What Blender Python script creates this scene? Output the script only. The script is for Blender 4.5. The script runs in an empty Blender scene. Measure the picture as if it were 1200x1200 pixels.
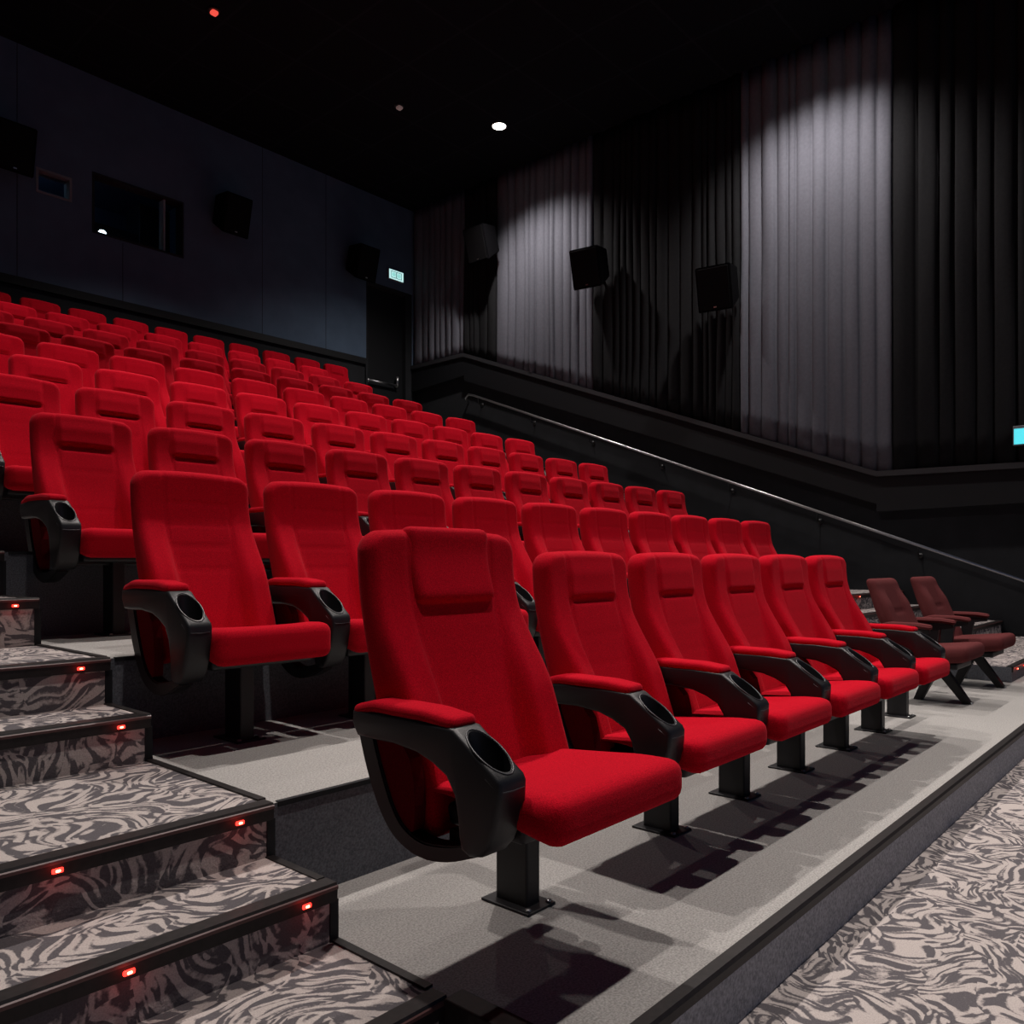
import bpy, bmesh, math, random
from mathutils import Vector, Matrix, noise as mnoise
random.seed(7)
C = bpy.context.scene.collection
ZO = 1.17            # eye height above the hall floor: every z below is measured from the eye level

# ------------------------------------------------------------------ camera, world, exposure
sc = bpy.context.scene
cam_d = bpy.data.cameras.new('camera'); cam = bpy.data.objects.new('camera', cam_d); C.objects.link(cam)
cam.location = (0, 0, ZO); cam.rotation_euler = (math.radians(90), 0, math.radians(41.5 - 90))
cam_d.sensor_width = 36; cam_d.lens = 957.4 / 1200 * 36; cam_d.shift_y = 58.7 / 1200
cam_d.clip_start = 0.05; cam_d.clip_end = 100
sc.camera = cam
w = bpy.data.worlds.new('world'); sc.world = w; w.use_nodes = True
bg = w.node_tree.nodes['Background']; bg.inputs[0].default_value = (0.25, 0.45, 1.0, 1); bg.inputs[1].default_value = 0.085
sc.view_settings.view_transform = 'Standard'; sc.view_settings.look = 'None'
sc.view_settings.gamma = 1.0; sc.view_settings.exposure = 0.0; sc.view_settings.use_curve_mapping = False

XW, YB, ZC = 11.07, 12.4, 7.06     # rail wall, back wall, ceiling (z from the eye)
XS = 1.297                          # edge between the stair aisle and the seating platforms
LAMP = dict(color=(1.0, 0.91, 0.86), power=1000)
# ceiling downlights, plus two added fills behind the camera: x, y, strength, cone (degrees), blend
DOWNLIGHTS = [(1.6, 0.5, 0.75, 70, 0.8), (5.3, 0.5, 1.05, 70, 0.8), (9.756, -0.7, 0.5, 90, 0.8),
              (1.6, 4.11, 0.78, 95, 0.6), (5.3, 4.11, 0.88, 95, 0.6), (9.756, 4.11, 0.68, 126, 0.75),
              (1.6, 8.908, 0.30, 85, 0.6), (5.3, 8.908, 0.50, 105, 0.6), (9.756, 8.908, 0.55, 126, 0.75),
              (3.1, -5.5, 0.28, 60, 0.8), (7.5, -5.5, 0.28, 60, 0.8)]  # this unseen pair is added to fill the seat fronts

# ------------------------------------------------------------------ helpers
def fin(name, bm, mat, parent=None, loc=None, smooth=True, kind=None, keep=False):
    """link a bmesh as ONE mesh object; a top-level one is re-centred on its base"""
    bmesh.ops.recalc_face_normals(bm, faces=bm.faces)
    me = bpy.data.meshes.new(name)
    if parent is None and not keep and loc is None:
        xs = [v.co.x for v in bm.verts]; ys = [v.co.y for v in bm.verts]; zs = [v.co.z for v in bm.verts]
        o0 = Vector(((min(xs) + max(xs)) / 2, (min(ys) + max(ys)) / 2, min(zs)))
        bmesh.ops.translate(bm, verts=bm.verts, vec=-o0); loc = o0
    bm.to_mesh(me); bm.free()
    if smooth:
        for p in me.polygons: p.use_smooth = True
    for m in (mat if isinstance(mat, (list, tuple)) else [mat]): me.materials.append(m)
    o = bpy.data.objects.new(name, me); C.objects.link(o)
    if parent is not None:
        o.parent = parent
        if loc is not None: o.location = loc
    else:
        o.location = Vector(loc if loc is not None else (0, 0, 0)) + Vector((0, 0, ZO))
    if kind: o['kind'] = kind
    return o

def thing(name, label, cat, loc, rz=0, group=None):
    o = bpy.data.objects.new(name, None); C.objects.link(o)
    o.empty_display_size = 0.1
    o.location = (loc[0], loc[1], loc[2] + ZO); o.rotation_euler = (0, 0, rz)
    o['label'] = label; o['category'] = cat
    if group: o['group'] = group
    return o

def tag(o, label, cat, group=None):
    o['label'] = label; o['category'] = cat
    if group: o['group'] = group
    return o

def copy_tree(o, parent=None):
    c = o.copy(); C.objects.link(c); c.parent = parent
    for ch in list(o.children): copy_tree(ch, c)
    return c

def box(bm, x0, x1, y0, y1, z0, z1, bevel=0):
    vs = [bm.verts.new(p) for p in ((x0,y0,z0),(x1,y0,z0),(x1,y1,z0),(x0,y1,z0),(x0,y0,z1),(x1,y0,z1),(x1,y1,z1),(x0,y1,z1))]
    fs = [bm.faces.new([vs[i] for i in f]) for f in ((3,2,1,0),(4,5,6,7),(0,1,5,4),(1,2,6,5),(2,3,7,6),(3,0,4,7))]
    if bevel:
        es = list({e for f in fs for e in f.edges})
        bmesh.ops.bevel(bm, geom=es, offset=bevel, segments=2, affect='EDGES', profile=0.5)
    return vs

def bx(*a, bevel=0):
    bm = bmesh.new(); box(bm, *a, bevel=bevel); return bm

def prism(bm, poly, x0, x1):
    """polygon in (y, z) extruded along x"""
    a = [bm.verts.new((x0, y, z)) for y, z in poly]; b = [bm.verts.new((x1, y, z)) for y, z in poly]
    n = len(poly)
    bm.faces.new(a); bm.faces.new(list(reversed(b)))
    for i in range(n): bm.faces.new((a[i], b[i], b[(i+1) % n], a[(i+1) % n]))

def tube(bm, pts, r, seg=10, closed=False):
    pts = [Vector(p) for p in pts]; rings = []; n = len(pts)
    for i, p in enumerate(pts):
        if closed: t = pts[(i+1) % n] - pts[i-1]
        else: t = pts[min(i+1, n-1)] - pts[max(i-1, 0)]
        t.normalize(); u = t.cross(Vector((0, 0, 1)))
        if u.length < 1e-3: u = t.cross(Vector((1, 0, 0)))
        u.normalize(); v = t.cross(u)
        rings.append([bm.verts.new(p + r*(math.cos(2*math.pi*k/seg)*u + math.sin(2*math.pi*k/seg)*v)) for k in range(seg)])
    for i in range(n if closed else n-1):
        a, b = rings[i], rings[(i+1) % n]
        for k in range(seg): bm.faces.new((a[k], a[(k+1) % seg], b[(k+1) % seg], b[k]))
    if not closed: bm.faces.new(rings[0]); bm.faces.new(list(reversed(rings[-1])))

def rbox(size, r, n, fn=None, centre=(0,0,0)):
    """rounded box of a subdivided cube, then an optional deformation"""
    bm = bmesh.new(); b = Vector(size) / 2; c0 = Vector(centre); cache = {}
    def vert(p):
        k = (round(p.x,5), round(p.y,5), round(p.z,5))
        if k not in cache: cache[k] = bm.verts.new(p)
        return cache[k]
    def mp(p):
        q = Vector([max(-b[i]+r, min(b[i]-r, p[i])) for i in range(3)]); d = p - q
        # spread evenly on the rounding
        if d.length > 1e-9: q = q + d.normalized() * r
        return q
    def steps(i):                       # extra samples inside the rounding
        h = b[i]; k = 3; m = max(2, n[i])
        s = [-h + r*(1 - math.cos(math.pi/2*j/k)) for j in range(k)]
        s += [-h + r + (2*h - 2*r)*j/m for j in range(m+1)]
        s += [-v for v in reversed(s[:k])]
        return s
    S = [steps(i) for i in range(3)]
    for ax in range(3):
        u, v = (ax+1) % 3, (ax+2) % 3
        for sgn in (-1, 1):
            g = []
            for a in S[u]:
                row = []
                for c in S[v]:
                    p = Vector((0,0,0)); p[ax] = sgn*b[ax]; p[u] = a; p[v] = c
                    row.append(vert(mp(p)))
                g.append(row)
            for i in range(len(g)-1):
                for j in range(len(g[0])-1):
                    q = [g[i][j], g[i+1][j], g[i+1][j+1], g[i][j+1]]
                    if len(set(q)) == 4:
                        if sgn < 0: q.reverse()
                        try: bm.faces.new(q)
                        except ValueError: pass
    for vv in bm.verts:
        p = vv.co + c0
        vv.co = fn(p) if fn else p
    return bm

def sstep(a, b, x):
    t = max(0, min(1, (x-a)/(b-a))); return t*t*(3-2*t)

def interp(tab, x):
    """smooth piecewise interpolation of a table sorted by decreasing x"""
    if x >= tab[0][0]: return tab[0][1]
    for i in range(len(tab)-1):
        if x >= tab[i+1][0]:
            x0, y0 = tab[i]; x1, y1 = tab[i+1]; t = (x-x0)/(x1-x0)
            m0 = (y1-y0) if i == 0 else (y1 - tab[i-1][1])/(x1 - tab[i-1][0])*(x1-x0)
            m1 = (y1-y0) if i+2 >= len(tab) else (tab[i+2][1]-y0)/(tab[i+2][0]-x0)*(x1-x0)
            return (2*t**3-3*t*t+1)*y0 + (t**3-2*t*t+t)*m0 + (-2*t**3+3*t*t)*y1 + (t**3-t*t)*m1
    return tab[-1][1]

# ------------------------------------------------------------------ materials
def mat(name, col, rough=0.7, spec=0.3, sheen=0, sheen_tint=(1,1,1), metal=0, nscale=0, namt=0, bump=0, bscale=0, emit=None, es=0, coat=0):
    m = bpy.data.materials.new(name); m.use_nodes = True; nt = m.node_tree; n = nt.nodes; L = nt.links
    p = n['Principled BSDF']; p.inputs['Base Color'].default_value = (*col, 1); p.inputs['Roughness'].default_value = rough
    p.inputs['Specular IOR Level'].default_value = spec; p.inputs['Metallic'].default_value = metal
    p.inputs['Coat Weight'].default_value = coat
    if sheen:
        p.inputs['Sheen Weight'].default_value = sheen; p.inputs['Sheen Roughness'].default_value = 0.4
        p.inputs['Sheen Tint'].default_value = (*sheen_tint, 1)
    tc = n.new('ShaderNodeTexCoord')
    if namt:
        t = n.new('ShaderNodeTexNoise'); t.inputs['Scale'].default_value = nscale; t.inputs['Detail'].default_value = 3
        L.new(tc.outputs['Object'], t.inputs['Vector'])
        r = n.new('ShaderNodeMapRange'); r.inputs[3].default_value = 1-namt; r.inputs[4].default_value = 1+namt
        r.inputs[1].default_value = 0.3; r.inputs[2].default_value = 0.7
        L.new(t.outputs['Fac'], r.inputs[0])
        x = n.new('ShaderNodeVectorMath'); x.operation = 'SCALE'; x.inputs[0].default_value = col
        L.new(r.outputs[0], x.inputs['Scale']); L.new(x.outputs[0], p.inputs['Base Color'])
    if bump:
        t2 = n.new('ShaderNodeTexNoise'); t2.inputs['Scale'].default_value = bscale; t2.inputs['Detail'].default_value = 2
        L.new(tc.outputs['Object'], t2.inputs['Vector'])
        b = n.new('ShaderNodeBump'); b.inputs['Strength'].default_value = bump; b.inputs['Distance'].default_value = 0.004
        L.new(t2.outputs['Fac'], b.inputs['Height']); L.new(b.outputs[0], p.inputs['Normal'])
    if emit:
        p.inputs['Emission Color'].default_value = (*emit, 1); p.inputs['Emission Strength'].default_value = es
    return m

RED = mat('red_fabric', (0.47, 0.0028, 0.0140), 0.95, 0.06, sheen=0.10, sheen_tint=(1, 0.25, 0.3), nscale=300, namt=0.30, bump=0.35, bscale=420)
BROWN = mat('brown_fabric', (0.110, 0.028, 0.029), 0.95, 0.06, nscale=420, namt=0.2, bump=0.25, bscale=500)
BLACK = mat('black_plastic', (0.012, 0.012, 0.014), 0.42, 0.4, bump=0.1, bscale=300)
SIDE = mat('dark_red_side_panel', (0.11, 0.003, 0.006), 0.95, 0.05, nscale=300, namt=0.25)
RIM = mat('cup_rim', (0.05, 0.05, 0.055), 0.35, 0.5)
CUP = mat('cup_dark', (0.006, 0.007, 0.009), 0.4, 0.4)
STEEL = mat('black_steel', (0.010, 0.010, 0.012), 0.45, 0.4)
BOLT = mat('bolt_metal', (0.5, 0.5, 0.5), 0.35, 0.5, metal=1)
VINYL = mat('grey_speckled_floor', (0.345, 0.335, 0.32), 0.75, 0.25, nscale=170, namt=0.32, bump=0.3, bscale=190)
PRISER = mat('platform_riser', (0.105, 0.110, 0.125), 0.8, 0.2, nscale=150, namt=0.35)
PFRONT = mat('front_riser_grey', (0.42, 0.425, 0.44), 0.85, 0.2, nscale=120, namt=0.35)
TRIMM = mat('dark_nosing', (0.0125, 0.010, 0.010), 0.5, 0.35, nscale=60, namt=0.4)
TRIMR = mat('red_brown_strip', (0.085, 0.036, 0.034), 0.4, 0.5)  # red tint imitates the step lights reflected along the nosing
WALLB = mat('navy_grey_wall', (0.085, 0.125, 0.185), 0.9, 0.1, nscale=3, namt=0.08)
WALLD = mat('black_wall', (0.0165, 0.018, 0.021), 0.8, 0.2, nscale=4, namt=0.15)
WALLT = mat('black_band', (0.006, 0.007, 0.009), 0.6, 0.3)
LEDGE = mat('ledge_black', (0.030, 0.031, 0.035), 0.5, 0.4)
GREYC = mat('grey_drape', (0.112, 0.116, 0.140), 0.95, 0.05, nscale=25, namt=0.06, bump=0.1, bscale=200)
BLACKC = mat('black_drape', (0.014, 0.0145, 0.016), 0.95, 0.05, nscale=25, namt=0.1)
SPK = mat('speaker_black', (0.004, 0.004, 0.005), 0.9, 0.03, bump=0.3, bscale=250)
GRILLE = mat('speaker_grille', (0.005, 0.005, 0.006), 0.8, 0.1)
RAILM = mat('brushed_rail', (0.45, 0.45, 0.47), 0.32, 0.5, metal=1)
GREYF = mat('pale_frame', (0.19, 0.20, 0.22), 0.6, 0.3)
LEDRED = mat('red_light_lens', (0.3, 0.01, 0.01), 0.3, 0.5, emit=(1.0, 0.03, 0.02), es=3.5)
LEDCORE = mat('red_light_core', (0.8, 0.3, 0.2), 0.3, 0.5, emit=(1.0, 0.20, 0.10), es=14)

def carpet():
    m = bpy.data.materials.new('swirl_carpet'); m.use_nodes = True; nt = m.node_tree; n = nt.nodes; L = nt.links
    p = n['Principled BSDF']; p.inputs['Roughness'].default_value = 0.95; p.inputs['Specular IOR Level'].default_value = 0.05
    g = n.new('ShaderNodeNewGeometry')
    # fold risers onto the same pattern: use (x, y+z)
    sep = n.new('ShaderNodeSeparateXYZ'); L.new(g.outputs['Position'], sep.inputs[0])
    ad = n.new('ShaderNodeMath'); ad.operation = 'ADD'; L.new(sep.outputs[1], ad.inputs[0]); L.new(sep.outputs[2], ad.inputs[1])
    com = n.new('ShaderNodeCombineXYZ'); L.new(sep.outputs[0], com.inputs[0]); L.new(ad.outputs[0], com.inputs[1])
    # brush strokes: patches of curved dashes, every patch with its own direction
    def vm(op, a=None, b=None):
        v = n.new('ShaderNodeVectorMath'); v.operation = op
        for k, q in enumerate((a, b)):
            if q is None: continue
            if isinstance(q, tuple): v.inputs[k].default_value = q
            else: L.new(q, v.inputs[k])
        return v.outputs[0]
    wn = n.new('ShaderNodeTexNoise'); wn.inputs['Scale'].default_value = 4.2; wn.inputs['Detail'].default_value = 1.0; L.new(com.outputs[0], wn.inputs['Vector'])
    pw = vm('ADD', com.outputs[0], vm('MULTIPLY', vm('SUBTRACT', wn.outputs['Color'], (0.5, 0.5, 0.5)), (0.32, 0.32, 0.0)))
    vo = n.new('ShaderNodeTexVoronoi'); vo.voronoi_dimensions = '2D'; vo.inputs['Scale'].default_value = 6.0; L.new(pw, vo.inputs['Vector'])
    loc = vm('SUBTRACT', pw, vo.outputs['Position'])
    sc_ = n.new('ShaderNodeSeparateXYZ'); L.new(vo.outputs['Color'], sc_.inputs[0])
    an = n.new('ShaderNodeMath'); an.operation = 'MULTIPLY'; an.inputs[1].default_value = 6.2832; L.new(sc_.outputs[0], an.inputs[0])
    ro = n.new('ShaderNodeVectorRotate'); ro.rotation_type = 'Z_AXIS'; L.new(loc, ro.inputs['Vector']); L.new(an.outputs[0], ro.inputs['Angle'])
    st = vm('ADD', vm('MULTIPLY', ro.outputs[0], (15.0, 46.0, 1.0)), vm('MULTIPLY', vo.outputs['Color'], (60.0, 60.0, 0.0)))
    n2 = n.new('ShaderNodeTexNoise'); n2.inputs['Scale'].default_value = 1.0; n2.inputs['Detail'].default_value = 0.6; n2.inputs['Distortion'].default_value = 0.5
    L.new(st, n2.inputs['Vector'])
    sm = n.new('ShaderNodeMath'); sm.operation = 'MULTIPLY_ADD'; sm.inputs[1].default_value = 7.0; sm.inputs[2].default_value = -3.45; L.new(n2.outputs['Fac'], sm.inputs[0])
    n3 = n.new('ShaderNodeTexNoise'); n3.inputs['Scale'].default_value = 110; n3.inputs['Detail'].default_value = 2
    L.new(g.outputs['Position'], n3.inputs['Vector'])
    m3 = n.new('ShaderNodeMath'); m3.operation = 'MULTIPLY_ADD'; m3.inputs[1].default_value = 1.2; m3.inputs[2].default_value = -0.6
    L.new(n3.outputs['Fac'], m3.inputs[0])
    s2 = n.new('ShaderNodeMath'); s2.operation = 'ADD'; L.new(sm.outputs[0], s2.inputs[0]); L.new(m3.outputs[0], s2.inputs[1])
    r = n.new('ShaderNodeMapRange'); r.inputs[1].default_value = -0.22; r.inputs[2].default_value = 0.42; L.new(s2.outputs[0], r.inputs[0])
    mx = n.new('ShaderNodeMix'); mx.data_type = 'RGBA'; L.new(r.outputs[0], mx.inputs[0])
    mx.inputs[6].default_value = (0.112, 0.103, 0.110, 1); mx.inputs[7].default_value = (0.47, 0.418, 0.395, 1)
    mm = n.new('ShaderNodeVectorMath'); mm.operation = 'SCALE'; L.new(mx.outputs[2], mm.inputs[0])
    m4 = n.new('ShaderNodeMath'); m4.operation = 'MULTIPLY_ADD'; m4.inputs[1].default_value = 0.8; m4.inputs[2].default_value = 0.6
    n4 = n.new('ShaderNodeTexNoise'); n4.inputs['Scale'].default_value = 260; L.new(g.outputs['Position'], n4.inputs['Vector'])
    L.new(n4.outputs['Fac'], m4.inputs[0]); L.new(m4.outputs[0], mm.inputs['Scale'])
    L.new(mm.outputs[0], p.inputs['Base Color'])
    b = n.new('ShaderNodeBump'); b.inputs['Strength'].default_value = 0.4; b.inputs['Distance'].default_value = 0.006
    L.new(n3.outputs['Fac'], b.inputs['Height']); L.new(b.outputs[0], p.inputs['Normal'])
    return m
CARPET = carpet()

def ceiling_mat():
    m = bpy.data.materials.new('black_ceiling_tiles'); m.use_nodes = True; nt = m.node_tree; n = nt.nodes; L = nt.links
    p = n['Principled BSDF']; p.inputs['Roughness'].default_value = 0.9; p.inputs['Specular IOR Level'].default_value = 0.1
    g = n.new('ShaderNodeNewGeometry'); b = n.new('ShaderNodeTexBrick'); b.offset = 0
    b.inputs['Scale'].default_value = 1.0; b.inputs['Brick Width'].default_value = 1.1; b.inputs['Row Height'].default_value = 1.1
    b.inputs['Mortar Size'].default_value = 0.02
    b.inputs['Color1'].default_value = (0.005, 0.0065, 0.009, 1); b.inputs['Color2'].default_value = (0.0056, 0.007, 0.010, 1)
    b.inputs['Mortar'].default_value = (0.011, 0.013, 0.018, 1)
    L.new(g.outputs['Position'], b.inputs['Vector']); L.new(b.outputs['Color'], p.inputs['Base Color'])
    return m
CEIL = ceiling_mat()

# ------------------------------------------------------------------ the setting
PY = {1: 0.944, 2: 2.068, 3: 3.169, 4: 4.35, 5: 5.43, 6: 6.36, 7: 7.34, 8: 8.48, 9: 9.56, 10: 10.76}   # front edges
PZ = {1: -0.993, 2: -0.693, 3: -0.363, 4: 0.048, 5: 0.433, 6: 0.787, 7: 1.142, 8: 1.553, 9: 1.958, 10: 2.413}
XL = -1.6
struct = lambda name, bm, m, **k: fin(name, bm, m, kind='structure', smooth=False, **k)

struct('floor', bx(-4, XW, -4, 1.4, -1.27, -1.17), CARPET)
for k in range(1, 11):
    y1 = PY[k+1] if k < 10 else YB
    bm = bmesh.new()
    xr = XW if k == 1 else (7.78 if k == 2 else 8.2)
    if k == 10: xr = XW
    box(bm, XS, xr, PY[k], y1, -1.17, PZ[k])
    for f in bm.faces: f.material_index = 0 if f.normal.z > 0.5 else 1
    bm.normal_update()
    for f in bm.faces: f.material_index = 0 if abs(f.normal.z) > 0.5 else 1
    struct('seating_platform', bm, [VINYL, PFRONT if k == 1 else PRISER])

# stair aisle: every half step is one carpeted block
STEPS = [(1.356, -0.993), (1.769, -0.843), (2.068, -0.693), (2.838, -0.533), (3.169, -0.363), (3.90, -0.16), (4.35, 0.048)]
ys, zs = 4.35, 0.048
for k in range(5, 11):
    STEPS.append(((PY[k-1] + PY[k])/2 + 0.2, (PZ[k-1] + PZ[k])/2)); STEPS.append((PY[k], PZ[k]))
def nosing(x0, x1, y, z):
    bm = bmesh.new()
    prism(bm, [(y-0.012, z-0.042), (y-0.014, z-0.004), (y-0.008, z+0.006), (y+0.038, z+0.006), (y+0.038, z-0.0), (y+0.0, z-0.0), (y+0.0, z-0.042)], x0, x1)
    o = struct('trim_nosing', bm, TRIMM)
    bm = bmesh.new(); prism(bm, [(y-0.017, z-0.010), (y-0.017, z-0.002), (y-0.0135, z+0.0005), (y-0.013, z-0.010)], x0, x1)
    bmesh.ops.translate(bm, verts=bm.verts, vec=-(o.location - Vector((0, 0, ZO))))
    fin('edge_strip', bm, TRIMR, parent=o, smooth=False)
for i, (y, z) in enumerate(STEPS):
    y1 = STEPS[i+1][0] if i+1 < len(STEPS) else YB
    struct('carpeted_step', bx(XL, XS, y, y1, -1.17, z), CARPET)
    nosing(XL, XS, y, z)
    # dark edging down the free corner of the step
    if i < 8: struct('trim_corner', bx(XS-0.016, XS+0.010, y-0.004, y+0.022, (STEPS[i-1][1] if i else -1.17), z-0.042), WALLT)
    if i in (0, 2, 4, 6): struct('trim_joint', bx(XS-0.012, XS+0.012, y+0.05, y1, z-0.01, z+0.006), TRIMM)
    else: struct('trim_joint', bx(XS-0.02, XS+0.004, y+0.05, y1, z-0.03, z+0.004), TRIMM)

# front edge of the first platform and its aisle-side edge
def platform_edge(x0, x1, y, z):
    bm = bmesh.new()
    prism(bm, [(y-0.010, z-0.028), (y-0.012, z-0.004), (y-0.006, z+0.005), (y+0.026, z+0.005), (y+0.026, z), (y, z), (y, z-0.028)], x0, x1)
    struct('trim_platform_front', bm, TRIMM)
platform_edge(XS, XW, 0.944, PZ[1])
struct('trim_platform_side', bx(XS-0.016, XS+0.045, 0.944, 1.34, PZ[1]-0.055, PZ[1]+0.006, bevel=0.004), TRIMM)
for k in range(2, 6):
    struct('trim_platform_front', bx(XS+0.02, 7.7, PY[k]-0.006, PY[k]+0.012, PZ[k]-0.012, PZ[k]+0.003), WALLT)

# stairs along the rail wall
RSTEPS = [(1.38, -0.868, 7.78), (2.068, -0.693, 7.78), (2.838, -0.533, 8.2), (3.169, -0.363, 8.2), (3.90, -0.16, 8.2), (4.35, 0.048, 8.2)] + [(y, z, 8.2) for y, z in STEPS[7:]]
for i, (y, z, x0) in enumerate(RSTEPS):
    y1 = RSTEPS[i+1][0] if i+1 < len(RSTEPS) else YB
    if i+1 == len(RSTEPS): continue
    bm = bx(x0, XW, y, y1, PZ[1] if i == 0 else -1.17, z)
    bm.normal_update()
    for f in bm.faces: f.material_index = 0 if abs(f.normal.z) > 0.5 or i else 1
    struct('carpeted_step', bm, [CARPET, PRISER])
    nosing(x0, XW, y, z)

# walls
def wall_with_holes(name, m, y0, y1, x0, x1, z0, z1, holes):
    """wall in the x-z plane with rectangular openings, one mesh"""
    xs = sorted({x0, x1, *[h[0] for h in holes], *[h[1] for h in holes]}); zs = sorted({z0, z1, *[h[2] for h in holes], *[h[3] for h in holes]})
    bm = bmesh.new()
    for i in range(len(xs)-1):
        for j in range(len(zs)-1):
            cx, cz = (xs[i]+xs[i+1])/2, (zs[j]+zs[j+1])/2
            if any(h[0] < cx < h[1] and h[2] < cz < h[3] for h in holes): continue
            box(bm, xs[i], xs[i+1], y0, y1, zs[j], zs[j+1])
    bmesh.ops.remove_doubles(bm, verts=bm.verts, dist=1e-4)
    inner = [f for f in bm.faces if all(len(e.link_faces) > 2 for e in f.edges) and False]
    return struct(name, bm, m)
H1 = (4.835, 6.208, 4.78, 5.66)        # projection port
H2 = (4.093, 4.557, 5.115, 5.46)       # small port
H3 = (9.82, 10.98, PZ[10], 5.38)       # door
wall_with_holes('wall_back', WALLB, YB, YB+0.25, -1.6, XW+0.25, 3.88, ZC, [H1, H2, (H3[0], H3[1], 3.88, H3[3])])
wall_with_holes('wall_back_lower', WALLD, YB+0.04, YB+0.25, -1.6, XW+0.25, -1.17, 3.88, [(H3[0], H3[1], PZ[10], 3.88)])
struct('shadow_band_back', bx(-1.6, H3[0], YB-0.012, YB+0.04, 3.77, 3.885), WALLT)  # black strip modelled in place of the rail's shadow below the upper wall
for x in (5.27, 3.86, 7.6, 8.9):       # fine vertical joints between the wall panels
    struct('trim_wall_joint', bx(x-0.004, x+0.004, YB-0.003, YB+0.01, 3.89, 4.75 if 4.8 < x < 6.2 else ZC), WALLT)
# rail wall: black below, drapes above a ledge
struct('wall_right', bx(XW, XW+0.25, -4, YB, -1.17, ZC), WALLD)
LEDGEL = [(YB, 3.94), (10.92, 3.952), (3.451, 1.168), (0.2, 1.14), (-4, 1.14)]
def ledge_z(y):
    for (a, za), (b, zb) in zip(LEDGEL, LEDGEL[1:]):
        if b <= y <= a: return za + (zb-za)*(y-a)/(b-a)
    return LEDGEL[-1][1]
bm = bmesh.new()
for (a, za), (b, zb) in zip(LEDGEL, LEDGEL[1:]):
    vs = [bm.verts.new(p) for p in ((XW-0.13, a, za-0.07), (XW-0.13, b, zb-0.07), (XW+0.0, b, zb-0.07), (XW+0.0, a, za-0.07),
                                    (XW-0.13, a, za), (XW-0.13, b, zb), (XW+0.0, b, zb), (XW+0.0, a, za))]
    for f in ((3,2,1,0),(4,5,6,7),(0,1,5,4),(1,2,6,5),(2,3,7,6),(3,0,4,7)): bm.faces.new([vs[i] for i in f])
struct('trim_ledge', bm, LEDGE)
bm = bmesh.new()                        # deeper black fascia under the ledge
for (a, za), (b, zb) in zip(LEDGEL, LEDGEL[1:]):
    vs = [bm.verts.new(p) for p in ((XW-0.10, a, za-0.52), (XW-0.10, b, zb-0.42), (XW+0.0, b, zb-0.42), (XW+0.0, a, za-0.52),
                                    (XW-0.10, a, za-0.07), (XW-0.10, b, zb-0.07), (XW+0.0, b, zb-0.07), (XW+0.0, a, za-0.07))]
    for f in ((3,2,1,0),(4,5,6,7),(0,1,5,4),(1,2,6,5),(2,3,7,6),(3,0,4,7)): bm.faces.new([vs[i] for i in f])
struct('trim_ledge_fascia', bm, WALLT)
struct('blocker_wall_left', bx(XL-0.2, XL, -4, YB, -1.17, ZC), WALLD)  # unseen wall, added to block bounce and ambient light from the left
struct('ceiling', bx(-4, XW+0.25, -4, YB+0.25, ZC, ZC+0.2), CEIL)

# door in the back wall with its frame and push bar
d = thing('door_1', 'black double-height exit door at the top of the rail wall steps', 'door', ((H3[0]+H3[1])/2, YB+0.14, PZ[10]))
d['kind'] = 'structure'
hw = (H3[1]-H3[0])/2
fin('door_leaf', bx(-hw+0.05, hw-0.16, -0.03, 0.03, 0.01, H3[3]-PZ[10]-0.06, bevel=0.004), WALLT, parent=d, smooth=False)
bm = bmesh.new(); H = H3[3]-PZ[10]
box(bm, -hw, -hw+0.05, -0.13, 0.06, 0, H); box(bm, hw-0.16, hw, -0.13, 0.06, 0, H); box(bm, -hw+0.05, hw-0.16, -0.13, 0.06, H-0.06, H)
fin('door_frame', bm, WALLD, parent=d, smooth=False)
bm = bmesh.new(); tube(bm, [(-hw+0.08, -0.11, 1.08), (hw-0.36, -0.11, 1.08)], 0.022, 10); tube(bm, [(hw-0.36, -0.11, 1.065), (hw-0.36, -0.11, 1.26)], 0.028, 10)
box(bm, -hw+0.06, -hw+0.10, -0.11, -0.02, 1.05, 1.11); box(bm, hw-0.38, hw-0.34, -0.11, -0.02, 1.05, 1.11)
fin('push_bar', bm, RAILM, parent=d)

# projection ports: frames, panes, and the booth behind them
def port(name, h, frame_mat, fw):
    x0, x1, z0, z1 = h; cx = (x0+x1)/2
    r = bpy.data.objects.new(name, None); C.objects.link(r); r.location = (cx, YB, z0+ZO); r['kind'] = 'structure'
    W, Hh = (x1-x0)/2, z1-z0
    bm = bmesh.new()
    for a in ((-W, -W+fw, 0, Hh), (W-fw, W, 0, Hh), (-W+fw, W-fw, 0, fw), (-W+fw, W-fw, Hh-fw, Hh)):
        box(bm, a[0], a[1], -0.012, 0.2, a[2], a[3])
    fin('window_frame', bm, frame_mat, parent=r, smooth=False)
    return r, W, Hh
GLASS = mat('port_glass', (0.9, 0.95, 1.0), 0.02, 0.5); GLASS.node_tree.nodes['Principled BSDF'].inputs['Transmission Weight'].default_value = 1.0
GLASS.node_tree.nodes['Principled BSDF'].inputs['IOR'].default_value = 1.1
r1, W1, h1 = port('window_1', H1, WALLD, 0.03)
fin('window_pane', bx(-W1+0.03, W1-0.03, 0.16, 0.168, 0.03, h1-0.03), GLASS, parent=r1, smooth=False)
fin('mullion', bx(0.39, 0.42, 0.05, 0.2, 0.03, h1-0.03), GREYF, parent=r1, smooth=False)
r2, W2, h2 = port('window_2', H2, GREYF, 0.03)
fin('window_pane', bx(-W2+0.03, W2-0.03, 0.1, 0.108, 0.03, h2-0.03), GLASS, parent=r2, smooth=False)
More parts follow.
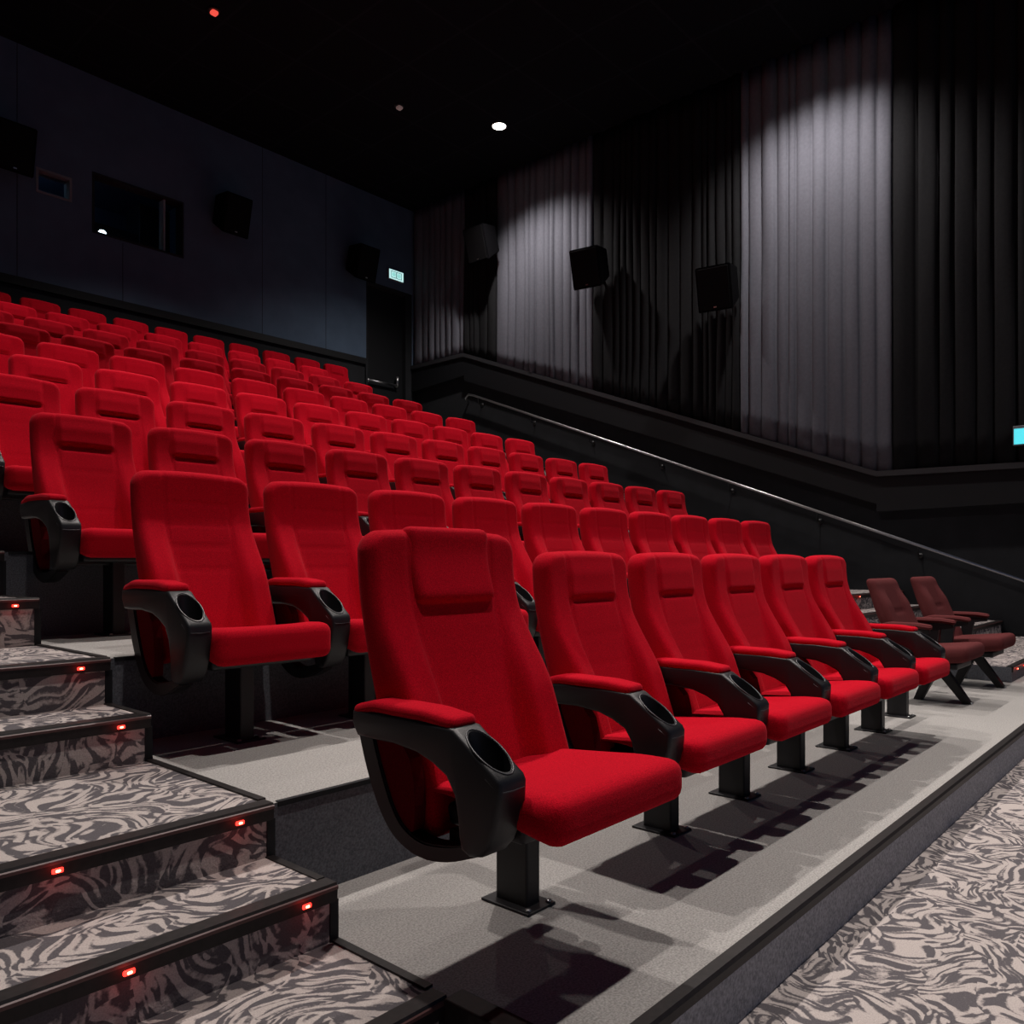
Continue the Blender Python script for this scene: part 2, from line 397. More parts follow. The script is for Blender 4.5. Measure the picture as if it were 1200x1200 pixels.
BOOTH = mat('booth_wall', (0.10, 0.16, 0.25), 0.8, 0.2)
bm = bmesh.new()
bx0, bx1, by0, by1, bz0, bz1 = 3.6, 6.8, YB+0.26, 14.9, 4.3, 6.2
box(bm, bx0, bx1, by1, by1+0.1, bz0, bz1); box(bm, bx0-0.1, bx0, by0, by1, bz0, bz1); box(bm, bx1, bx1+0.1, by0, by1, bz0, bz1)
box(bm, bx0, bx1, by0, by1, bz0-0.1, bz0); box(bm, bx0, bx1, by0, by1, bz1, bz1+0.1)
struct('wall_booth', bm, BOOTH)
ld = bpy.data.lights.new('booth_lamp', 'POINT'); ld.energy = 1.6; ld.color = (0.45, 0.7, 1.0); ld.shadow_soft_size = 0.1
lo = bpy.data.objects.new('booth_lamp', ld); C.objects.link(lo); lo.location = (4.2, 13.9, 5.9+ZO)
PROJ = mat('projector_grey', (0.02, 0.022, 0.026), 0.5, 0.3)
pj = thing('film_projector', 'dark film projector behind the wide booth window, one lens glowing white', 'projector', (5.42, 13.3, bz0+0.004))
fin('pedestal', bx(-0.25, 0.25, -0.25, 0.3, 0, 0.42, bevel=0.01), PROJ, parent=pj, smooth=False)
fin('housing', bx(-0.42, 0.36, -0.32, 0.5, 0.42, 0.88, bevel=0.03), PROJ, parent=pj, smooth=False)
bm = bmesh.new(); tube(bm, [(-0.27, -0.32, 0.66), (-0.27, -0.46, 0.66)], 0.085, 20); fin('lens_barrel', bm, STEEL, parent=pj)
LENSM = mat('lens_glow', (0.8, 0.9, 1), 0.2, 0.5, emit=(0.75, 0.9, 1.0), es=6.0)
bm = bmesh.new(); tube(bm, [(-0.27, -0.46, 0.66), (-0.27, -0.475, 0.66)], 0.06, 20); fin('lens', bm, LENSM, parent=pj)
rk = thing('equipment_rack', 'black equipment rack with two glowing strips for reflected streaks inside the booth', 'rack', (6.15, 13.5, bz0+0.004))
fin('cabinet', bx(-0.25, 0.25, -0.25, 0.25, 0, 1.5, bevel=0.01), PROJ, parent=rk, smooth=False)
STREAK = mat('reflected_streak', (0.5, 0.7, 0.9), 0.3, 0.5, emit=(0.5, 0.75, 1.0), es=0.55)
for x in (-0.19, -0.11): fin('reflection_strip', bx(x-0.012, x+0.012, -0.262, -0.25, 0.42, 0.78), STREAK, parent=rk, smooth=False)  # glowing strips stand for two vertical reflections in the booth window

# ------------------------------------------------------------------ drapes on the rail wall
def drape(y0, y1, m, label, seed, pitch=0.165, amp=0.075):
    rnd = random.Random(seed); bm = bmesh.new()
    # fold positions: uneven pleats
    edges = [y0]
    while edges[-1] < y1 - pitch*0.6: edges.append(edges[-1] + pitch*rnd.uniform(0.6, 1.4))
    edges[-1] = y1
    cols = []
    for a, b in zip(edges, edges[1:]):
        am = amp*rnd.uniform(0.7, 1.15); sk = rnd.uniform(-0.25, 0.25)
        for j in range(10):
            t = j/10; cols.append((a + (b-a)*t, am, t, sk))
    cols.append((y1, amp, 1.0, 0))
    nz = 16; grid = []
    ph = rnd.uniform(0, 50)
    for y, am, t, sk in cols:
        tt = t**(1.0 + sk)
        f = abs(math.sin(math.pi*tt))**0.42
        col = []
        for k in range(nz+1):
            s = k/nz; zb = ledge_z(y) + 0.004; z = zb + (ZC - 0.01 - zb)*s
            drift = 0.05*mnoise.noise(Vector((y*1.3 + ph, z*0.35, 0)))*(1 - s)*1.0
            x = XW - 0.025 - am*f*(1 + 0.5*mnoise.noise(Vector((y*3 + ph, z*0.5, 7)))) - 0.012*mnoise.noise(Vector((y*9, z*0.8, ph)))
            col.append(bm.verts.new((min(x, XW-0.008), min(max(y + drift*math.sin(math.pi*tt), y0), y1), z)))
        grid.append(col)
    for i in range(len(grid)-1):
        for k in range(nz): bm.faces.new((grid[i][k], grid[i+1][k], grid[i+1][k+1], grid[i][k+1]))
    o = fin('wall_drape', bm, m); tag(o, label, 'curtain', 'pleated drapes on the rail wall')
    sol = o.modifiers.new('thickness', 'SOLIDIFY'); sol.thickness = 0.004; sol.offset = 0
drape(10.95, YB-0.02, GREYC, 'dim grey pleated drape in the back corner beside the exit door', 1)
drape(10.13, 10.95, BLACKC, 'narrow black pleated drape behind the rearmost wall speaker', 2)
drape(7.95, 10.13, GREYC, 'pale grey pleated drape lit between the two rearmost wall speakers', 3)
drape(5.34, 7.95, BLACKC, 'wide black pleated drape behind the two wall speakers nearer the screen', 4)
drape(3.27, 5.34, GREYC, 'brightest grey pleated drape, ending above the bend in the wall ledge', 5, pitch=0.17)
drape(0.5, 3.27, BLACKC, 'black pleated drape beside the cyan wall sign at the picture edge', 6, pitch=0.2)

# ------------------------------------------------------------------ seats
BACK_R = [(0, 0), (-0.15, -0.010), (-0.30, -0.040), (-0.50, -0.100), (-0.76, -0.190)]
BACK_F = [(0, -0.085), (-0.15, -0.096), (-0.30, -0.138), (-0.50, -0.208), (-0.65, -0.258), (-0.76, -0.290)]
def backrest_mesh(wd, hh, style, nu=56, nv=72):
    """upholstered back: rounded slab that leans back, with side bolsters, seams and a head pocket"""
    bm = bmesh.new(); hw = wd/2; R = 0.055; re = 0.030
    def shape(u, v):           # u -1..1, v 0..1 (top to bottom) -> x, z on a rounded outline, and distance to its edge
        x = u*hw; z = -v*hh
        return x, z
    us = [-1 + 2*i/nu for i in range(nu+1)]
    us = [math.copysign(1 - (1-abs(a))**1.25 if False else abs(a), a) for a in us]
    vsl = [j/nv for j in range(nv+1)]
    # finer sampling at the borders
    def ease(t): return t + 0.10*math.sin(2*math.pi*t)/(2*math.pi)*-3.0
    vsl = [max(0, min(1, ease(t))) for t in vsl]; us = [2*max(0, min(1, ease((a+1)/2)))-1 for a in us]
    F = {}; B = {}
    for i, u in enumerate(us):
        for j, v in enumerate(vsl):
            x, z = shape(u, v)
            # pull the two top corners onto arcs
            cx, cz = hw-R, -R
            if abs(x) > cx and z > cz:
                dx, dz = abs(x)-cx, z-cz
                m = max(dx, dz); l = math.hypot(dx, dz)
                if l > 1e-9: dx, dz = dx*m/l, dz*m/l
                d = R - math.hypot(dx, dz); x = math.copysign(cx+dx, x); z = cz+dz
            else: d = min(hw-abs(x), -z)
            d = min(d, hh + z + 1e-9)
            rd = 0 if d >= re else re - math.sqrt(max(0, re*re - (re-d)**2))
            rd = min(rd, re)
            # crown: slight bow of the top edge
            z2 = z - 0.012*(x/hw)**2*sstep(-0.3, 0, z)
            yf = interp(BACK_F, z); yr = interp(BACK_R, z); ax = abs(x)
            hp = 0.145*wd/0.51 - 0.018*sstep(-0.2, -0.5, z)
            bol = 0.054*sstep(-0.20, -0.46, z)
            yf -= bol*sstep(hp-0.02, hp+0.045, ax)
            yf += 0.012*(1-(ax/hw)**2)*sstep(-0.2, -0.45, z)
            if style in ('slot', 'crease'):
                yf -= 0.012*sstep(0.16, 0.12, ax)*sstep(-0.02, -0.09, z)*sstep(-0.178, -0.150, z)
                yf += (0.017 if style == 'slot' else 0.010)*sstep(0.135, 0.100, ax)*math.exp(-((z+0.176)/(0.0115 if style == 'slot' else 0.008))**2)
            if style == 'seam':
                for zz in (-0.135, -0.225, -0.315, -0.41):
                    yf += 0.0028*math.exp(-((z-zz)/0.0045)**2)*sstep(hp+0.02, hp-0.01, ax)
            else:
                for zz in (-0.30, -0.40, -0.50):
                    yf += 0.0016*math.exp(-((z-zz)/0.005)**2)*sstep(hp+0.02, hp-0.01, ax)
            yf += 0.006*math.exp(-((ax-hp)/0.0065)**2)*sstep(-0.72, -0.6, z)
            F[i, j] = (x, yf + rd, z2); B[i, j] = (x, yr - rd, z2)
    fv = {k: bm.verts.new(p) for k, p in F.items()}; bv = {}
    for k, p in B.items():
        bv[k] = bm.verts.new(p)
    for i in range(nu):
        for j in range(nv):
            bm.faces.new((fv[i,j], fv[i,j+1], fv[i+1,j+1], fv[i+1,j]))
            bm.faces.new((bv[i,j], bv[i+1,j], bv[i+1,j+1], bv[i,j+1]))
    loop = [(i, 0) for i in range(nu+1)] + [(nu, j) for j in range(1, nv+1)] + [(i, nv) for i in range(nu-1, -1, -1)] + [(0, j) for j in range(nv-1, 0, -1)]
    for a, b in zip(loop, loop[1:] + loop[:1]): bm.faces.new((fv[a], fv[b], bv[b], bv[a]))
    bmesh.ops.remove_doubles(bm, verts=bm.verts, dist=1e-5)
    return bm

def seat_mesh(wd, th=0.155, yf=-0.66):
    yr = -0.21; dep = yr - yf; zt = -0.5975
    def f(p):
        t = (p.y - yf + 0.01)/dep        # 0 front, 1 rear
        up = max(0, min(1, (p.z - zt + th - 0.007)/(th*0.85)))
        z = p.z - 0.045*t*up + 0.012*math.sin(math.pi*max(0, min(1, t)))*0
        z -= 0.016*(1 - (p.x/(wd/2))**2)*sstep(0.05, 0.5, t)*up
        z -= 0.018*sstep(0.35, 0.0, t)*up*0.6
        z += min(0.085, th*0.45)*sstep(0.0, 0.8, t)*(1-up)      # underside rises to the rear
        return Vector((p.x, p.y, z))
    return rbox((wd, dep, th), min(0.042, th*0.34), (22, 22, 4), f, centre=(0, (yf+yr)/2, zt - th/2))

ARM_OUT = [(-0.09, -0.482), (-0.20, -0.472), (-0.33, -0.472), (-0.455, -0.480), (-0.470, -0.482), (-0.610, -0.588), (-0.618, -0.604), (-0.616, -0.650), (-0.603, -0.712),
           (-0.582, -0.768), (-0.556, -0.800), (-0.520, -0.808), (-0.494, -0.795), (-0.486, -0.762), (-0.482, -0.710), (-0.470, -0.655), (-0.444, -0.612),
           (-0.395, -0.585), (-0.340, -0.566), (-0.25, -0.556), (-0.16, -0.558), (-0.11, -0.556), (-0.088, -0.520)]
def arm_frame_object():
    bm = bmesh.new(); prism(bm, ARM_OUT, -0.047, 0.047)
    bmesh.ops.recalc_face_normals(bm, faces=bm.faces)
    caps = [f for f in bm.faces if abs(f.normal.x) > 0.9]
    es = list({e for f in caps for e in f.edges})
    bmesh.ops.bevel(bm, geom=es, offset=0.012, segments=3, affect='EDGES', profile=0.5)
    body = fin('arm_body', bm, [BLACK, CUP], loc=(0, 0, 0), keep=True)
    # bore the cup well out of the sloping face
    cb = bmesh.new(); n = 28; rings = []
    for z, k in ((-0.40, 1.0), (-0.66, 0.9), (-0.69, 0.6)):
        rings.append([cb.verts.new((0.0405*k*math.cos(2*math.pi*i/n), -0.543 + 0.061*k*math.sin(2*math.pi*i/n), z)) for i in range(n)])
    for a, b in zip(rings, rings[1:]):
        for i in range(n): cb.faces.new((a[i], a[(i+1) % n], b[(i+1) % n], b[i]))
    cb.faces.new(rings[0]); cb.faces.new(list(reversed(rings[-1])))
    cut = fin('cutter', cb, [CUP], loc=(0, 0, 0), keep=True)
    mo = body.modifiers.new('bore', 'BOOLEAN'); mo.operation = 'DIFFERENCE'; mo.object = cut; mo.solver = 'EXACT'
    bpy.context.view_layer.update()
    dg = bpy.context.evaluated_depsgraph_get()
    me = bpy.data.meshes.new_from_object(body.evaluated_get(dg))
    for o in (body, cut): bpy.data.objects.remove(o)
    me.name = 'arm_frame'
    me.materials.clear(); me.materials.append(BLACK)
    # smooth only gentle angles
    bm = bmesh.new(); bm.from_mesh(me)
    for f in bm.faces: f.smooth = True
    for e in bm.edges:
        if len(e.link_faces) == 2 and e.calc_face_angle(0) > math.radians(38): e.smooth = False
    bm.to_mesh(me); bm.free()
    return me
ARM_ME = arm_frame_object()

def lip_mesh():
    bm = bmesh.new(); pts = []
    s = (0.588-0.482)/(0.610-0.470)
    for i in range(36):
        t = 2*math.pi*i/36; y = -0.543 + 0.0625*math.sin(t); pts.append((0.042*math.cos(t), y, -0.482 + (y + 0.470)*s + 0.0005))
    tube(bm, pts, 0.0026, 6, closed=True)
    pts2 = [(x, y - 0.014, z - 0.02) for x, y, z in pts if y < -0.548]
    return bm
def band_mesh():
    """thin raised line round the front of the arm, below the cup"""
    bm = bmesh.new()
    tube(bm, [(-0.0465, -0.575, -0.592), (-0.0455, -0.602, -0.612), (-0.033, -0.618, -0.622), (0, -0.6185, -0.624), (0.033, -0.618, -0.622), (0.0455, -0.602, -0.612), (0.0465, -0.575, -0.592)], 0.0017, 6)
    return bm
def pad_mesh(wd=0.091, y0=-0.464, y1=-0.085, zt=-0.444, zb=-0.484):
    def f(p):
        t = (p.y - y0)/(y1-y0)
        z = p.z - 0.020*sstep(0.75, 1.0, t) - 0.010*sstep(0.3, 0.0, t)
        x = p.x*(0.94 + 0.10*math.sin(math.pi*min(1, max(0, t))))
        return Vector((x, p.y, z))
    return rbox((wd, y1-y0, zt-zb), 0.018, (6, 14, 2), f, centre=(0, (y0+y1)/2, (zt+zb)/2))
def strut_mesh():
    """flat rear upright of the arm that curves under to the front leg"""
    bm = bmesh.new()
    path = [(-0.115, -0.53, 0.030), (-0.135, -0.60, 0.030), (-0.165, -0.68, 0.030), (-0.205, -0.76, 0.028), (-0.255, -0.815, 0.026), (-0.33, -0.842, 0.024), (-0.42, -0.832, 0.022), (-0.515, -0.800, 0.016)]
    dense = []
    for k in range(len(path)-1):
        p0, p1, p2, p3 = path[max(0, k-1)], path[k], path[k+1], path[min(len(path)-1, k+2)]
        for j in range(4):
            t = j/4
            dense.append(tuple(0.5*(2*b + (c-a)*t + (2*a-5*b+4*c-d)*t*t + (3*b-a-3*c+d)*t**3) for a, b, c, d in zip(p0, p1, p2, p3)))
    path = dense + [path[-1]]
    o = []; i_ = []
    for k, (y, z, h) in enumerate(path):
        a = path[max(0, k-1)]; b = path[min(len(path)-1, k+1)]; ty, tz = b[0]-a[0], b[1]-a[1]; l = math.hypot(ty, tz); ny, nz = -tz/l, ty/l
        o.append((y + ny*h, z + nz*h)); i_.append((y - ny*h, z - nz*h))
    prism(bm, o + i_[::-1], -0.026, 0.026)
    bmesh.ops.recalc_face_normals(bm, faces=bm.faces)
    es = list({e for f in bm.faces if abs(f.normal.x) > 0.9 for e in f.edges}); bmesh.ops.bevel(bm, geom=es, offset=0.0045, segments=2, affect='EDGES')
    return bm
def side_panel_mesh():
    bm = bmesh.new()
    prism(bm, [(-0.15, -0.55), (-0.25, -0.555), (-0.285, -0.60), (-0.30, -0.66), (-0.305, -0.73), (-0.30, -0.80), (-0.275, -0.815), (-0.235, -0.79), (-0.19, -0.71)], -0.018, 0.018)
    return bm
def post_mesh(dy, H):
    """square steel post from the platform up to the seat bracket; H = height of the back top over the platform"""
    bm = bmesh.new(); box(bm, -0.030, 0.030, -0.435+dy, -0.315+dy, 0.0, H-0.735, bevel=0.006); return bm

def build_seat(name, style, H, wd=0.50, seat_wd=0.492, th=0.155, yf=-0.66, lift=0.0, arm_scale=(1, 1, 1), level=2, arms=(-1,), arm_dx=0.033, posts=(0,), post_dy=0.0, fabric=None, top=0.0):
    """level 2 = every part, 1 = distant seat"""
    fab = fabric or RED
    root = bpy.data.objects.new(name, None); C.objects.link(root); root.empty_display_size = 0.1
    off = (0, 0, H - top + lift)
    nu, nv = (56, 72) if level > 1 else (36, 44)
    fin('backrest', BM[('back', style, wd, nu)]() if False else backrest_mesh(wd, (0.76 if lift == 0 else 0.70) + top, style, nu, nv), fab, parent=root, loc=(-0.012, 0.030, H) if style != 'plain' else (0, 0, H))
    st = fin('seat_cushion', seat_mesh(seat_wd, th, yf), fab, parent=root, loc=off)
    if level > 1:
        fin('seat_pan', rbox((seat_wd*0.88, 0.34, 0.05), 0.015, (4, 4, 2), centre=(0, -0.39, -0.59-th)), STEEL, parent=st, loc=(0, 0, 0))
        fin('support_beam', bx(-0.266, 0.266, -0.40, -0.35, -0.785, -0.735, bevel=0.006), STEEL, parent=root, loc=off, smooth=False)
    for s in arms:
        ax = s*(wd/2 + arm_dx + 0.005)
        a = bpy.data.objects.new('armrest', ARM_ME); C.objects.link(a); a.parent = root; a.scale = arm_scale; a.location = (ax, 0, off[2] - 0.444*(1-arm_scale[2]))
        fin('arm_pad', pad_mesh(), fab, parent=a, loc=(0, 0, 0))
        if level > 1:
            fin('cup_rim', lip_mesh(), RIM, parent=a, loc=(0, 0, 0))
            fin('trim_band', band_mesh(), RIM, parent=a, loc=(0, 0, 0))
            fin('side_strut', strut_mesh(), STEEL, parent=a, loc=(0, 0, 0), smooth=False)
            fin('side_panel', side_panel_mesh(), SIDE if s else SIDE, parent=a, loc=(0.0, 0, 0), smooth=False)
    for px in posts:
        p = fin('post', post_mesh(post_dy, H - top + lift), STEEL, parent=root, loc=(px, 0, 0), smooth=False)
        if level > 1:
            bm = bmesh.new(); box(bm, -0.062, 0.062, -0.468+post_dy, -0.285+post_dy, 0, 0.008, bevel=0.003)
            fin('base_plate', bm, STEEL, parent=p, loc=(0, 0, 0), smooth=False)
            for bxx in (-0.046, 0.046):
                bm = bmesh.new(); tube(bm, [(bxx, -0.453+post_dy, 0.007), (bxx, -0.453+post_dy, 0.014)], 0.009, 8); fin('bolt', bm, BOLT, parent=p, loc=(0, 0, 0))
    return root
BM = {}

ORD = ['zeroth', 'first', 'second', 'third', 'fourth', 'fifth', 'sixth', 'seventh', 'eighth', 'ninth', 'tenth', 'eleventh', 'twelfth']
# row: x of the first back's left edge, y and z of the back tops, how many, style, level
ROWS = {2: (1.440, 3.305, 0.377, 10, 'seam', 2), 3: (1.483, 4.567, 0.769, 11, 'slot', 2), 4: (1.479, 5.589, 1.138, 11, 'slot', 2),
        5: (2.024, 6.668, 1.523, 10, 'slot', 1), 6: (1.919, 7.603, 1.877, 10, 'slot', 1), 7: (2.461, 8.582, 2.232, 9, 'slot', 1),
        8: (2.495, 9.720, 2.643, 9, 'slot', 1), 9: (3.077, 10.804, 3.048, 8, 'slot', 1), 10: (3.164, 11.998, 3.503, 10, 'slot', 1)}

def seat_label(row, i, n):
    if row == 1:
        return ['wide red cinema seat with a padded headrest beside the stair aisle, front row'] [0] if i == 0 else \
            f'red cinema seat, {ORD[i+1]} from the stair aisle in the front row' + (', beside the brown seats' if i == n-1 else '')
    if row in (2, 3):
        how = 'seamed-back' if row == 2 else 'slot-headrest'
        if i == 0: return f'red {how} cinema seat at the stair aisle end of the {ORD[row]} row from the front'
        return f'red {how} cinema seat, {ORD[i+1]} from the stair aisle in the {ORD[row]} row from the front'
    rw = 'back row against the rear wall' if row == 10 else f'{ORD[row]} row from the front'
    k = n - i
    if k == 1: return f'red cinema seat at the handrail end of the {rw}'
    return f'red cinema seat, {ORD[k]} from the handrail end of the {rw}'

# front row: the wide headrest seat, then five ordinary ones
GR1 = 'red seats of the front row'
H1s = 1.085
s0 = build_seat('cinema_seat', 'plain', H1s, wd=0.56, seat_wd=0.54, top=0.052, arm_dx=0.015, th=0.125, yf=-0.685, lift=0.065, arm_scale=(1, 0.95, 0.84), posts=(0.185,), post_dy=0.20)
s0.location = (1.335+0.28, 1.745, PZ[1]+ZO); tag(s0, seat_label(1, 0, 6), 'cinema seat', GR1)
# its headrest cushion, a pad buttoned on the upper back
def hr(p):
    z = p.z; return Vector((p.x*(1 - 0.05*sstep(-0.02, -0.2, z)), p.y + (0 if z < -0.16 else 0) - 0.050*sstep(-0.05, -0.26, z) + 0.012*sstep(-0.18, -0.215, z), z + 0.004))
fin('headrest', rbox((0.315, 0.055, 0.215), 0.024, (16, 4, 14), hr, centre=(0.0, -0.064, -0.106)), RED, parent=s0, loc=(0, 0, H1s))
H = 0.041 - PZ[1]
proto = build_seat('cinema_seat', 'crease', H, th=0.122, yf=-0.625, lift=0.035, arm_scale=(1, 0.93, 0.84), posts=(0.22,), post_dy=0.165)
for i in range(1, 6):
    o = proto if i == 1 else copy_tree(proto)
    o.location = (2.172 + 0.255 + 0.594*(i-1), 1.81, PZ[1]+ZO); tag(o, seat_label(1, i, 6), 'cinema seat', GR1)
def add_end_arm(root, H, wd=0.51):
    """the row's last seat carries an armrest on both sides"""
    for ch in list(root.children):
        if ch.name.startswith('armrest'):
            c = copy_tree(ch, root); c.location = (0.288, 0, ch.location.z)
add_end_arm(o, H)
ep = next(c for c in o.children if c.name.startswith('post'))
c = copy_tree(ep, o); c.location = (0.80, 0.03, 0)
fin('beam_end', bx(0.345, 0.84, -0.235, -0.185, H-0.75, H-0.70, bevel=0.006), STEEL, parent=o, loc=(0, 0, 0), smooth=False)

for row, (x0, y, z, n, style, lev) in ROWS.items():
    H = z - PZ[row]; first = None
    grp = 'red seats of the back row' if row == 10 else f'red seats of the {ORD[row]} row'
    if row in (2, 3, 4, 5):
        base = build_seat('cinema_seat', style, H, level=lev)
    else:
        base = copy_tree(base5)
        for ch in base.children:
            ch.location.z = 0 if ch.name.startswith('post') else H
    if row == 5: base5 = base; H5 = H
    for i in range(n):
        o = base if i == 0 else copy_tree(base)
        o.location = (x0 + 0.255 + 0.6*i, y, PZ[row]+ZO); tag(o, seat_label(row, i, n), 'cinema seat', grp)
    add_end_arm(o, H)

# two brown seats past the end of the front row
def brown_seat():
    root = bpy.data.objects.new('companion_seat', None); C.objects.link(root); root.empty_display_size = 0.1
    Hb = 0.872
    bR = [(0, 0), (-0.25, -0.085), (-0.5, -0.19)]; bF = [(0, -0.075), (-0.25, -0.165), (-0.5, -0.275)]
    def fb(p):
        z = p.z; yc = interp(bR, z) if p.y > -0.04 else interp(bF, z)
        hp = 0.14; t = (p.y + 0.08)/0.08
        yy = interp(bF, z) + (interp(bR, z) - interp(bF, z))*t
        if t < 0.5:
            yy -= 0.03*sstep(0.11, 0.17, abs(p.x))*sstep(-0.06, -0.2, z)*sstep(-0.6, -0.42, z)
            yy += 0.010*math.exp(-((z+0.24)/0.012)**2)*sstep(0.15, 0.11, abs(p.x))
        return Vector((p.x*(1-0.06*sstep(-0.3, 0, z)), yy, z))
    fin('backrest', rbox((0.56, 0.08, 0.56), 0.036, (30, 4, 34), fb, centre=(0, -0.04, -0.28)), BROWN, parent=root, loc=(0, 0, Hb))
    def fs(p):
        t = (p.y + 0.66)/0.45; return Vector((p.x, p.y, p.z - 0.05*t))
    st = fin('seat_cushion', rbox((0.53, 0.46, 0.115), 0.048, (16, 14, 4), fs, centre=(0, -0.45, -0.505)), BROWN, parent=root, loc=(0, 0, Hb))
    fin('seat_pan', bx(-0.2, 0.2, -0.6, -0.25, -0.62, -0.575, bevel=0.01), STEEL, parent=st, loc=(0, 0, 0), smooth=False)
    for s in (-1, 1):
        bm = bmesh.new()
        prism(bm, [(-0.15, -0.33), (-0.455, -0.345), (-0.455, -0.370), (-0.36, -0.385), (-0.33, -0.60), (-0.25, -0.60), (-0.27, -0.385), (-0.15, -0.365)], -0.022, 0.022)
        a = fin('armrest', bm, STEEL, parent=root, loc=(s*0.315, 0, Hb), smooth=False)
        fin('arm_pad', pad_mesh(0.070, -0.47, -0.12, -0.300, -0.335), BROWN, parent=a, loc=(0, 0, 0))
    for dy, nm in ((-0.20, 'leg'), (0.12, 'leg')):
        bm = bmesh.new(); w0 = 0.045
        prism(bm, [(-0.42-w0, Hb-0.60), (-0.42+w0, Hb-0.60), (-0.42+dy+w0*0.6, 0), (-0.42+dy-w0*0.6, 0)], -0.03, 0.03)
        fin('leg', bm, STEEL, parent=root, loc=(0, 0, 0), smooth=False)
    bm = bmesh.new(); tube(bm, [(0, -0.64, 0.0), (0, -0.64, 0.012)], 0.014, 8)
    fin('bolt', bm, BOLT, parent=root, loc=(0, 0.0, 0))
    return root
b1 = brown_seat(); b2 = copy_tree(b1)
b1.location = (6.40, 2.02, PZ[1]+ZO); tag(b1, 'muted brown companion seat next to the last red front row seat', 'cinema seat', 'brown seats at the end of the front row')
b2.location = (7.40, 2.00, PZ[1]+ZO); tag(b2, 'muted brown companion seat beside the low carpeted step', 'cinema seat', 'brown seats at the end of the front row')

# ------------------------------------------------------------------ step lights
def step_light(x, y, z, label):
    r = thing('step_light', label, 'step light', (x, y-0.014, z-0.026), 0, 'red lights on the step edges')
    bm = bmesh.new(); bm.free(); fin('housing', rbox((0.026, 0.008, 0.012), 0.0038, (3, 2, 2)), LEDRED, parent=r, loc=(0, 0, 0))
    fin('bulb', rbox((0.011, 0.005, 0.006), 0.0024, (2, 2, 2), centre=(0, -0.004, 0)), LEDCORE, parent=r, loc=(0, 0, 0))
    ld = bpy.data.lights.new('glow', 'POINT'); ld.energy = 0.025; ld.color = (1, 0.03, 0.02); ld.shadow_soft_size = 0.01
    lo = bpy.data.objects.new('glow', ld); C.objects.link(lo); lo.parent = r; lo.location = (0, -0.03, -0.002)
step_light(1.202, 1.769, -0.843, 'red light at the platform end of the second lowest step edge')
step_light(0.759, 1.769, -0.843, 'red light on the second lowest step edge, farther from the seats')
step_light(1.190, 2.068, -0.693, 'red light at the platform end of the third lowest step edge')
step_light(0.724, 2.068, -0.693, 'red light on the third lowest step edge, farther from the seats')
step_light(1.195, 2.838, -0.533, 'red light on the fourth lowest step edge, beside the second row')
step_light(1.191, 3.169, -0.363, 'red light on the fifth lowest step edge')
step_light(1.203, 3.90, -0.160, 'topmost red light in view on the stair aisle')
step_light(0.74, 1.356, -0.993, 'red light on the lowest step edge')
step_light(7.944, 1.38, -0.868, 'red light at the open end of the low step beside the brown seats')
step_light(8.238, 1.38, -0.868, 'second red light along the low step beside the brown seats')
step_light(9.46, 3.169, -0.363, 'small red light on the far steps seen past the last red seat')
step_light(9.46, 2.068, -0.693, 'small light on the far steps low between the two brown seats')

# ------------------------------------------------------------------ handrail
rl = thing('handrail', 'long slim metal handrail sloping down the black wall', 'handrail', (10.95, 6.3, 1.4))
def rail_pt(y): return Vector((10.95, y, 3.168*10.97/11.07 - 0.377*(10.72 - y)))
bm = bmesh.new(); y0 = 10.70
pts = [(XW-0.0, y0+0.20, rail_pt(y0).z-0.12), (10.97, y0+0.17, rail_pt(y0).z-0.03), (10.95, y0+0.08, rail_pt(y0).z+0.012), tuple(rail_pt(y0-0.05)), tuple(rail_pt(6)), tuple(rail_pt(1.0))]
tube(bm, pts, 0.019, 12); bmesh.ops.translate(bm, verts=bm.verts, vec=(-10.95, -6.3, -1.4)); fin('rail', bm, RAILM, parent=rl)
for y in (10.53, 9.26, 7.99, 6.67, 5.49, 4.21, 2.95, 1.75):
    bm = bmesh.new(); p = rail_pt(y); tube(bm, [(10.95, y, p.z-0.02), (10.955, y, p.z-0.10), (10.99, y, p.z-0.13), (XW-0.006, y, p.z-0.13)], 0.009, 8)
    tube(bm, [(XW-0.012, y, p.z-0.13), (XW, y, p.z-0.13)], 0.035, 12)
    bmesh.ops.translate(bm, verts=bm.verts, vec=(-10.95, -6.3, -1.4)); fin('bracket', bm, STEEL, parent=rl)

